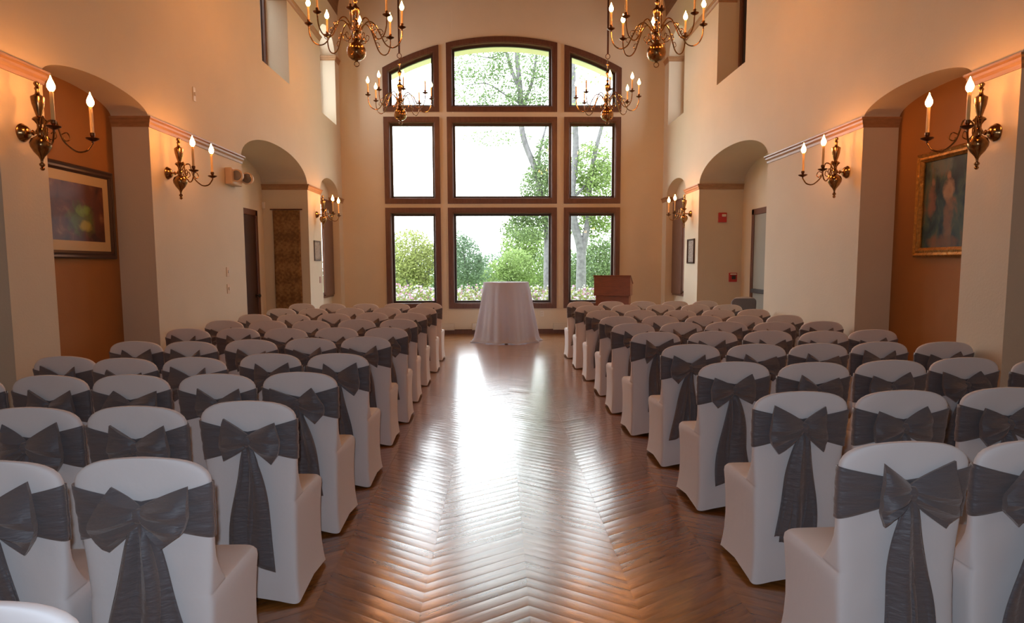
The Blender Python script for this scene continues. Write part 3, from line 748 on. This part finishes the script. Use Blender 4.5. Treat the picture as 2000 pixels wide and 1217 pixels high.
# vague figures brushed onto the canvas
mb=MB()
frame_pic('framed_document','L',12.19,12.60,1.59,1.96,.03,'greyframe','document','small grey framed document on the far left pillar',0,cat='picture',th=.02)
frame_pic('framed_picture','R',12.08,12.5,1.52,1.97,.03,'darkframe','document','small dark wood framed picture on the far right pillar',0,th=.03)
def plate(side,y,z,label,name='wall_switch',m='white_pl',w=.038,h=.058,cat='switch',toggle=True):
    r=wallthing(name,side,y,z,label,cat)
    mb=MB(); mb.box(.0,.008,-w,w,-h,h); mb.build('cover_plate',m,r,smooth=False,bevel=.003)
    if toggle: mb=MB(); mb.box(.006,.02,-.008,.008,-.015,.02); mb.build('toggle','white_pl',r,smooth=False,bevel=.002)
    return r
plate('L',7.59,3.38,'narrow cover plate high on the left wall above the second sconce','wall_plate',w=.03,h=.075,cat='wall plate',toggle=True)
plate('L',8.29,1.43,'upper of two switch plates on the left wall before the passage','wall_switch',m='tan')
plate('L',8.29,1.222,'lower of two switch plates on the left wall before the passage','wall_switch',m='tan')
plate('L',12.56,1.24,'tan thermostat below the small grey frame on the left pillar','thermostat',m='pink_pl',w=.05,h=.06,cat='thermostat',toggle=False)
# emergency light
r=wallthing('emergency_light','L',8.52,2.60,'beige twin-head emergency light on the left wall beside the passage arch','emergency light')
mb=MB(); mb.box(0,.09,-.19,.14,-.10,.10); mb.build('housing','tan',r,smooth=False,bevel=.012)
for q,(yy,xx) in enumerate(((-.09,.12),(.20,.14))):
    mb=MB(); mb.lathe([(.02,-.055),(.064,-.035),(.076,.02),(.078,.038),(.066,.04),(0,.04)],(0,0,0),20,'y')
    mb.v=[(x+xx,-y+yy,z+.01) for x,y,z in mb.v]; hd=mb.build('lamp_head','tan',r)
    mb=MB(); mb.lathe([(0,0),(.064,.0),(.055,.010),(0,.015)],(0,0,0),20,'y'); mb.v=[(x+xx,yy-.036-y,z+.01) for x,y,z in mb.v]; mb.build('lens','lens',hd)
# motion sensor in the left passage corner
mb=MB(); mb.box(XL-DL+.001,XL-DL+.05,11.86,11.899,2.50,2.61); mb.v=[(x,y-.0,z) for x,y,z in mb.v]; tag(mb.build('motion_sensor','white_pl',smooth=False,bevel=.008),'small white sensor in the corner of the left passage above the tapestry','sensor')
# tapestry
r=empty('tapestry',(-3.70,11.9,2.48)); tag(r,'tall brown woven tapestry hanging from a rod in the left passage','tapestry')
mb=MB(); ls=[]
for i in range(31):
    z=-.01-2.0*i/30; ls.append([(x,-.022-.006*sin(x*20+i*.3),z) for x in [-.235+.47*j/12 for j in range(13)]])
mb.loops(ls,closed=False); mb.build('cloth','tapestry',r,solid=.006)
mb=MB(); mb.tube([(-.28,-.024,.005),(.28,-.024,.005)],.011,10); mb.build('rod','doorwood',r)
# fire alarm things on the right passage return
r=empty('fire_alarm_strobe',(3.995,11.9,2.33)); tag(r,'red fire alarm strobe high on the return wall of the right passage','fire alarm')
mb=MB(); mb.box(-.072,.072,-.045,0,-.085,.085); mb.build('housing','red',r,smooth=False,bevel=.008)
mb=MB(); mb.box(-.02,.055,-.062,-.044,.012,.058); mb.build('strobe_lens','white_pl',r,smooth=False,bevel=.008)
r=empty('fire_alarm_pull_station',(4.21,11.9,1.27)); tag(r,'red fire alarm pull box below the strobe in the right passage','fire alarm')
mb=MB(); mb.box(-.07,.07,-.045,0,-.082,.082); mb.build('housing','red',r,smooth=False,bevel=.006)
mb=MB(); mb.box(-.03,.04,-.058,-.044,-.035,.03); mb.build('handle','black',r,smooth=False,bevel=.004)
mb=MB(); mb.box(-.055,.055,-.049,-.044,.045,.07); mb.build('label_strip','white_pl',r,smooth=False)
# outlet and wall registers below the windows
r=empty('power_outlet',(.963,YW,.44)); tag(r,'white power outlet below the central window, right of the table','outlet')
mb=MB(); mb.box(-.038,.038,-.008,0,-.06,.06); mb.build('cover_plate','white_pl',r,smooth=False,bevel=.003)
for q in (-.025,.025):
    mb=MB(); mb.box(-.017,.017,-.011,-.007,q-.014,q+.014); mb.build('socket','cream_pl',r,smooth=False,bevel=.002)
for x0,x1,lb in ((-1.24,-.955,'low cream wall heater left of the table, beside the left chairs'),(-.57,-.28,'low cream wall heater partly behind the left of the tablecloth'),(1.205,1.515,'low cream wall heater right of the table, beside the right chairs')):
    r=empty('wall_heater',((x0+x1)/2,YW-.018,.165)); tag(r,lb,'heater','low wall heaters')
    w=(x1-x0)/2; mb=MB(); mb.box(-w,w,-.05,0,-.075,.08); mb.build('casing','cream_pl',r,smooth=False,bevel=.006)
    mb=MB()
    for q in range(4): mb.box(-w+.02,w-.02,-.054,-.049,-.05+q*.03,-.045+q*.03)
    mb.build('grille','white_pl',r,smooth=False)
# ------------------------------------------------------------------ outside
mb=MB(); mb.box(-60,60,YW+.3,120,-.35,-.25); struct(mb.build('ground','lawn',smooth=False))
def leaves(mb,rnd,c,rad,n,size,flat=1.0,surf=.55):
    for _ in range(n):
        while True:
            p=Vector((rnd.uniform(-1,1),rnd.uniform(-1,1),rnd.uniform(-1,1)))
            if p.length<=1 and (p.length>surf or rnd.random()<.35): break
        p=Vector((c[0]+p.x*rad[0],c[1]+p.y*rad[1],c[2]+p.z*rad[2]))
        a=Vector((rnd.gauss(0,1),rnd.gauss(0,1),rnd.gauss(0,.7))).normalized(); b=a.cross(Vector((rnd.gauss(0,1),rnd.gauss(0,1),rnd.gauss(0,1)))).normalized()
        s=size*rnd.uniform(.6,1.3); a=a*s; b=b*s*.5
        mb.add([p-a*.5,p+b*.5,p+a*.5,p-b*.5],[(0,1,2,3)])
def plant(name,loc,label,cat,trunks,clusters,lm,seed,size=.13,group=None):
    rnd=random.Random(seed); r=empty(name,loc); tag(r,label,cat,group)
    if trunks:
        mb=MB()
        for pts,rs in trunks:
            sp=smooth_path([(p[0]-loc[0],p[1]-loc[1],p[2]-loc[2]) for p in pts],4); k_=len(sp)
            rad=[rs[0]+(rs[1]-rs[0])*i/(k_-1) for i in range(k_)]; mb.tube(sp,rad,9)
        mb.build('trunk','bark',r)
    mb=MB()
    for c,rad,n_ in clusters: leaves(mb,rnd,(c[0]-loc[0],c[1]-loc[1],c[2]-loc[2]),rad,n_,size)
    mb.build('foliage',lm,r,smooth=False)
    return r
G=-.25
plant('ornamental_tree',(-2.95,24,G),'low yellow-green ornamental tree beyond the lower left window','tree',
 [([(-2.95,24,G),(-2.8,24,.6),(-2.45,24,1.3),(-2.2,24.1,1.9)],(.09,.03)),([(-2.9,24,.2),(-3.3,24,1.0),(-3.7,24,1.9)],(.05,.02)),([(-2.8,24,.7),(-2.9,24,1.5),(-3.0,24,2.5)],(.04,.015))],
 [((-3.15,24,1.9),(1.0,.9,.9),4500),((-2.6,24.2,1.5),(.75,.8,.8),2800),((-3.7,24.5,1.5),(.7,.8,.8),2200),((-3.2,24,.9),(.8,.5,.5),1400)],'leafA',1,.10)
plant('ornamental_tree',(-1.2,25.2,G),'blue-green small tree at the left of the central window view','tree',
 [([(-1.2,25.2,G),(-1.15,25.2,1),(-1.3,25.2,2)],(.08,.03))],
 [((-1.25,25.2,1.6),(.75,.8,1.0),4200),((-1.45,25.2,2.3),(.4,.5,.5),700),((-.8,25.3,1.3),(.6,.6,.6),900)],'leafC',2,.10)
plant('shrub',(0.1,27,G),'bright green rounded shrub directly behind the white table','shrub',None,
 [((.1,27,.75),(.85,.7,1.0),4200),((.75,27.2,1.3),(.8,.7,.9),3600)],'leafD',3,.11)
plant('shrub',(1.8,30,G),'tall light green shrub right of centre beyond the window','shrub',None,
 [((1.8,30,1.5),(1.2,.9,1.9),8000),((1.0,30.3,2.4),(.9,.7,1.0),3200)],'leafD',4,.12)
plant('hedge',(-1,33,G),'blue-green distant hedge filling the background behind the shrubs','hedge',None,
 [((-8+i*1.1,34+.4*sin(i*2.1),.9),(1.1,.7,1.5+.4*sin(i*1.7)),1900) for i in range(17)],'leafC',5,.17)
plant('shrub',(3.4,26.5,G),'green leafy shrub behind the forked tree, right window','shrub',None,
 [((2.8,27,.9),(.7,.6,1.25),3000),((3.9,26.8,1.2),(.8,.6,1.5),4500),((4.7,27,1.5),(.8,.6,1.6),2600)],'leafB',6,.12)
plant('forked_tree',(3.05,24,G),'tall grey forked tree seen through the right windows','tree',
 [([(3.0,24,G),(3.0,24,.9),(3.0,24,1.8),(2.93,24,2.3),(2.72,24,3.1),(2.66,24,4.2),(2.78,24,5.5),(2.7,24,7.5),(2.6,24,9.5)],(.20,.09)),
  ([(3.0,24,1.7),(3.1,24,2.3),(3.24,24,3.1),(3.3,24,4.5),(3.6,24,6),(4.2,24,8)],(.15,.05)),
  ([(2.72,24,3.9),(3.1,24,4.3),(3.5,24,4.9),(3.9,24,5.3)],(.05,.02))],
 [((3.4,24.3,5.0),(.9,.7,.9),2400),((3.7,24,4.3),(.7,.6,.9),2200),((2.8,24.5,4.1),(.6,.6,.9),1300),((3.7,24,3.3),(.7,.5,.6),1500),((3.3,24.6,2.9),(.9,.5,.45),1200),((2.6,24,6.7),(.8,.8,.6),160),((3.2,24.2,8.6),(1.2,.8,.9),260),((4.0,24,6.6),(.8,.7,.9),200)],'leafD',7,.12)
br=[([(1.85,25,G),(1.85,25,1.5),(1.85,25,2.9),(1.62,25,4.0),(1.45,25,4.9),(1.05,25,5.9),(.88,25,6.7),(.86,25,7.8),(.74,25,9.0),(.72,25,10.5)],(.13,.07)),
 ([(.87,25,7.8),(.6,25,8.4),(.35,25,9.2),(.0,25,9.7)],(.07,.03)),
 ([(.86,25,7.4),(.3,25,7.7),(-.4,25,8.1),(-1.2,25,8.0)],(.035,.012)),
 ([(.9,25,7.2),(1.3,25,8.2),(1.5,25,9.6)],(.06,.03)),
 ([(.9,25,6.8),(.2,25,6.9),(-.6,25,7.2)],(.03,.01)),
 ([(1.5,25,4.8),(1.6,25,5.8),(1.9,25,7),(2.1,25,8.5)],(.05,.02)),
 ([(.3,25,9.2),(-.2,25,9.0),(-.9,25,9.1)],(.025,.01))]
K=.872
def kk(p): return (p[0]*K,p[1]*K,1.5+(p[2]-1.5)*K)
br=[([kk(p) for p in pts],rs) for pts,rs in br]; br[0][0][0]=(1.62,21.8,G)
cl=[((1.6,25,4.3),(.8,.6,.95),3600),((1.25,25,3.4),(.95,.6,.5),2200),((1.9,25,5.3),(.6,.5,1.0),2200),((2.0,25,4.0),(.5,.5,.9),1400),((.55,25,3.6),(.45,.4,.3),260),((1.2,25,2.85),(1.2,.5,.5),2000),
  ((.0,25,6.15),(1.3,.5,.3),330),((1.0,25,7.3),(.8,.5,.6),1300),((.2,25,7.4),(1.0,.5,.6),1000),((-.9,25,7.9),(1.0,.5,.8),1100),((.8,25,8.7),(1.2,.6,.9),1900),((1.9,25,8.2),(.8,.5,1.0),1200),((-.6,25,8.8),(1.2,.5,.7),1400),((2.2,25,7.2),(.5,.4,.7),220)]
plant('tall_tree',(1.62,21.8,G),'tall thin-leaved tree filling the arched central window','tree',br,[(kk(c),tuple(q*K for q in r_),n_) for c,r_,n_ in cl],'leafB',8,.095)
# flower border: nobody could count it
rnd=random.Random(77); mb=MB()
for _ in range(6500):
    x=rnd.uniform(-5.2,5.5); y=rnd.uniform(17.2,21.2); z=G+rnd.uniform(.05,.5)+(y-17.5)*.16
    mb.mi=0; p=Vector((x,y,z))
    for q in range(2):
        a=Vector((rnd.gauss(0,1),rnd.gauss(0,1),rnd.gauss(0,1))).normalized()*.10; b=a.cross(Vector((rnd.gauss(0,1),rnd.gauss(0,1),rnd.gauss(0,1)))).normalized()*.03
        mb.add([p-a,p+b,p+a,p-b],[(0,1,2,3)])
    if rnd.random()<(.25 if y<18.3 else .8):
        mb.mi=1 if rnd.random()<.6 else 2; s=rnd.uniform(.025,.05); c=p+Vector((0,-.02,.09))
        for q in range(2):
            a=Vector((rnd.gauss(0,1),rnd.gauss(0,1),rnd.gauss(0,1))).normalized()*s; b=a.cross(Vector((rnd.gauss(0,1),rnd.gauss(0,1),rnd.gauss(0,1)))).normalized()*s
            mb.add([c-a,c+b,c+a,c-b],[(0,1,2,3)])
tag(mb.build('flower_bed',['leafA','petalW','petalP'],smooth=False),'border of white and pink flowers outside below the windows','flowers',None,'stuff')
# ------------------------------------------------------------------ light, world, camera
w=bpy.data.worlds.new('overcast'); S.world=w; w.use_nodes=True; N=w.node_tree.nodes; L=w.node_tree.links; bg=N['Background']
bg.inputs[0].default_value=(.90,.95,1,1); tcw=N.new('ShaderNodeTexCoord'); spw=N.new('ShaderNodeSeparateXYZ'); mrw=N.new('ShaderNodeMapRange'); mrw.interpolation_type='SMOOTHSTEP'
mrw.inputs['From Min'].default_value=-.4; mrw.inputs['From Max'].default_value=.4; mrw.inputs['To Min'].default_value=22; mrw.inputs['To Max'].default_value=13
L.new(tcw.outputs['Generated'],spw.inputs[0]); L.new(spw.outputs[0],mrw.inputs['Value']); L.new(mrw.outputs[0],bg.inputs[1])
ld=bpy.data.lights.new('camera_flash','POINT'); ld.energy=215; ld.color=(.72,.84,1); ld.shadow_soft_size=.02
lo_=bpy.data.objects.new('camera_flash',ld); COL.objects.link(lo_); lo_.location=(-.04,.02,1.56)
cam=bpy.data.cameras.new('camera'); co=bpy.data.objects.new('camera',cam); COL.objects.link(co); S.camera=co
cam.sensor_width=36; cam.lens=1300/2000*36; cam.shift_y=34.5/2000; cam.clip_end=300; cam.clip_start=.02
pitch=math.atan(125/1300); yaw=-math.atan(27/1300/math.cos(pitch))
Rm=Matrix.Rotation(yaw,4,'Z')@Matrix.Rotation(pi/2-pitch,4,'X')@Matrix.Rotation(math.radians(-.2),4,'Z')
co.matrix_world=Matrix.Translation((0,0,1.5))@Rm
S.view_settings.view_transform='Standard'; S.view_settings.look='None'; S.view_settings.gamma=1; S.view_settings.exposure=-1.2; S.view_settings.use_curve_mapping=False
cy=S.cycles; cy.use_denoising=True; cy.max_bounces=7; cy.diffuse_bounces=4; cy.glossy_bounces=4; cy.transparent_max_bounces=12; cy.sample_clamp_indirect=6; cy.use_adaptive_sampling=True; cy.adaptive_threshold=.02; cy.use_light_tree=True
try: cy.denoiser='OPENIMAGEDENOISE'
except Exception: pass
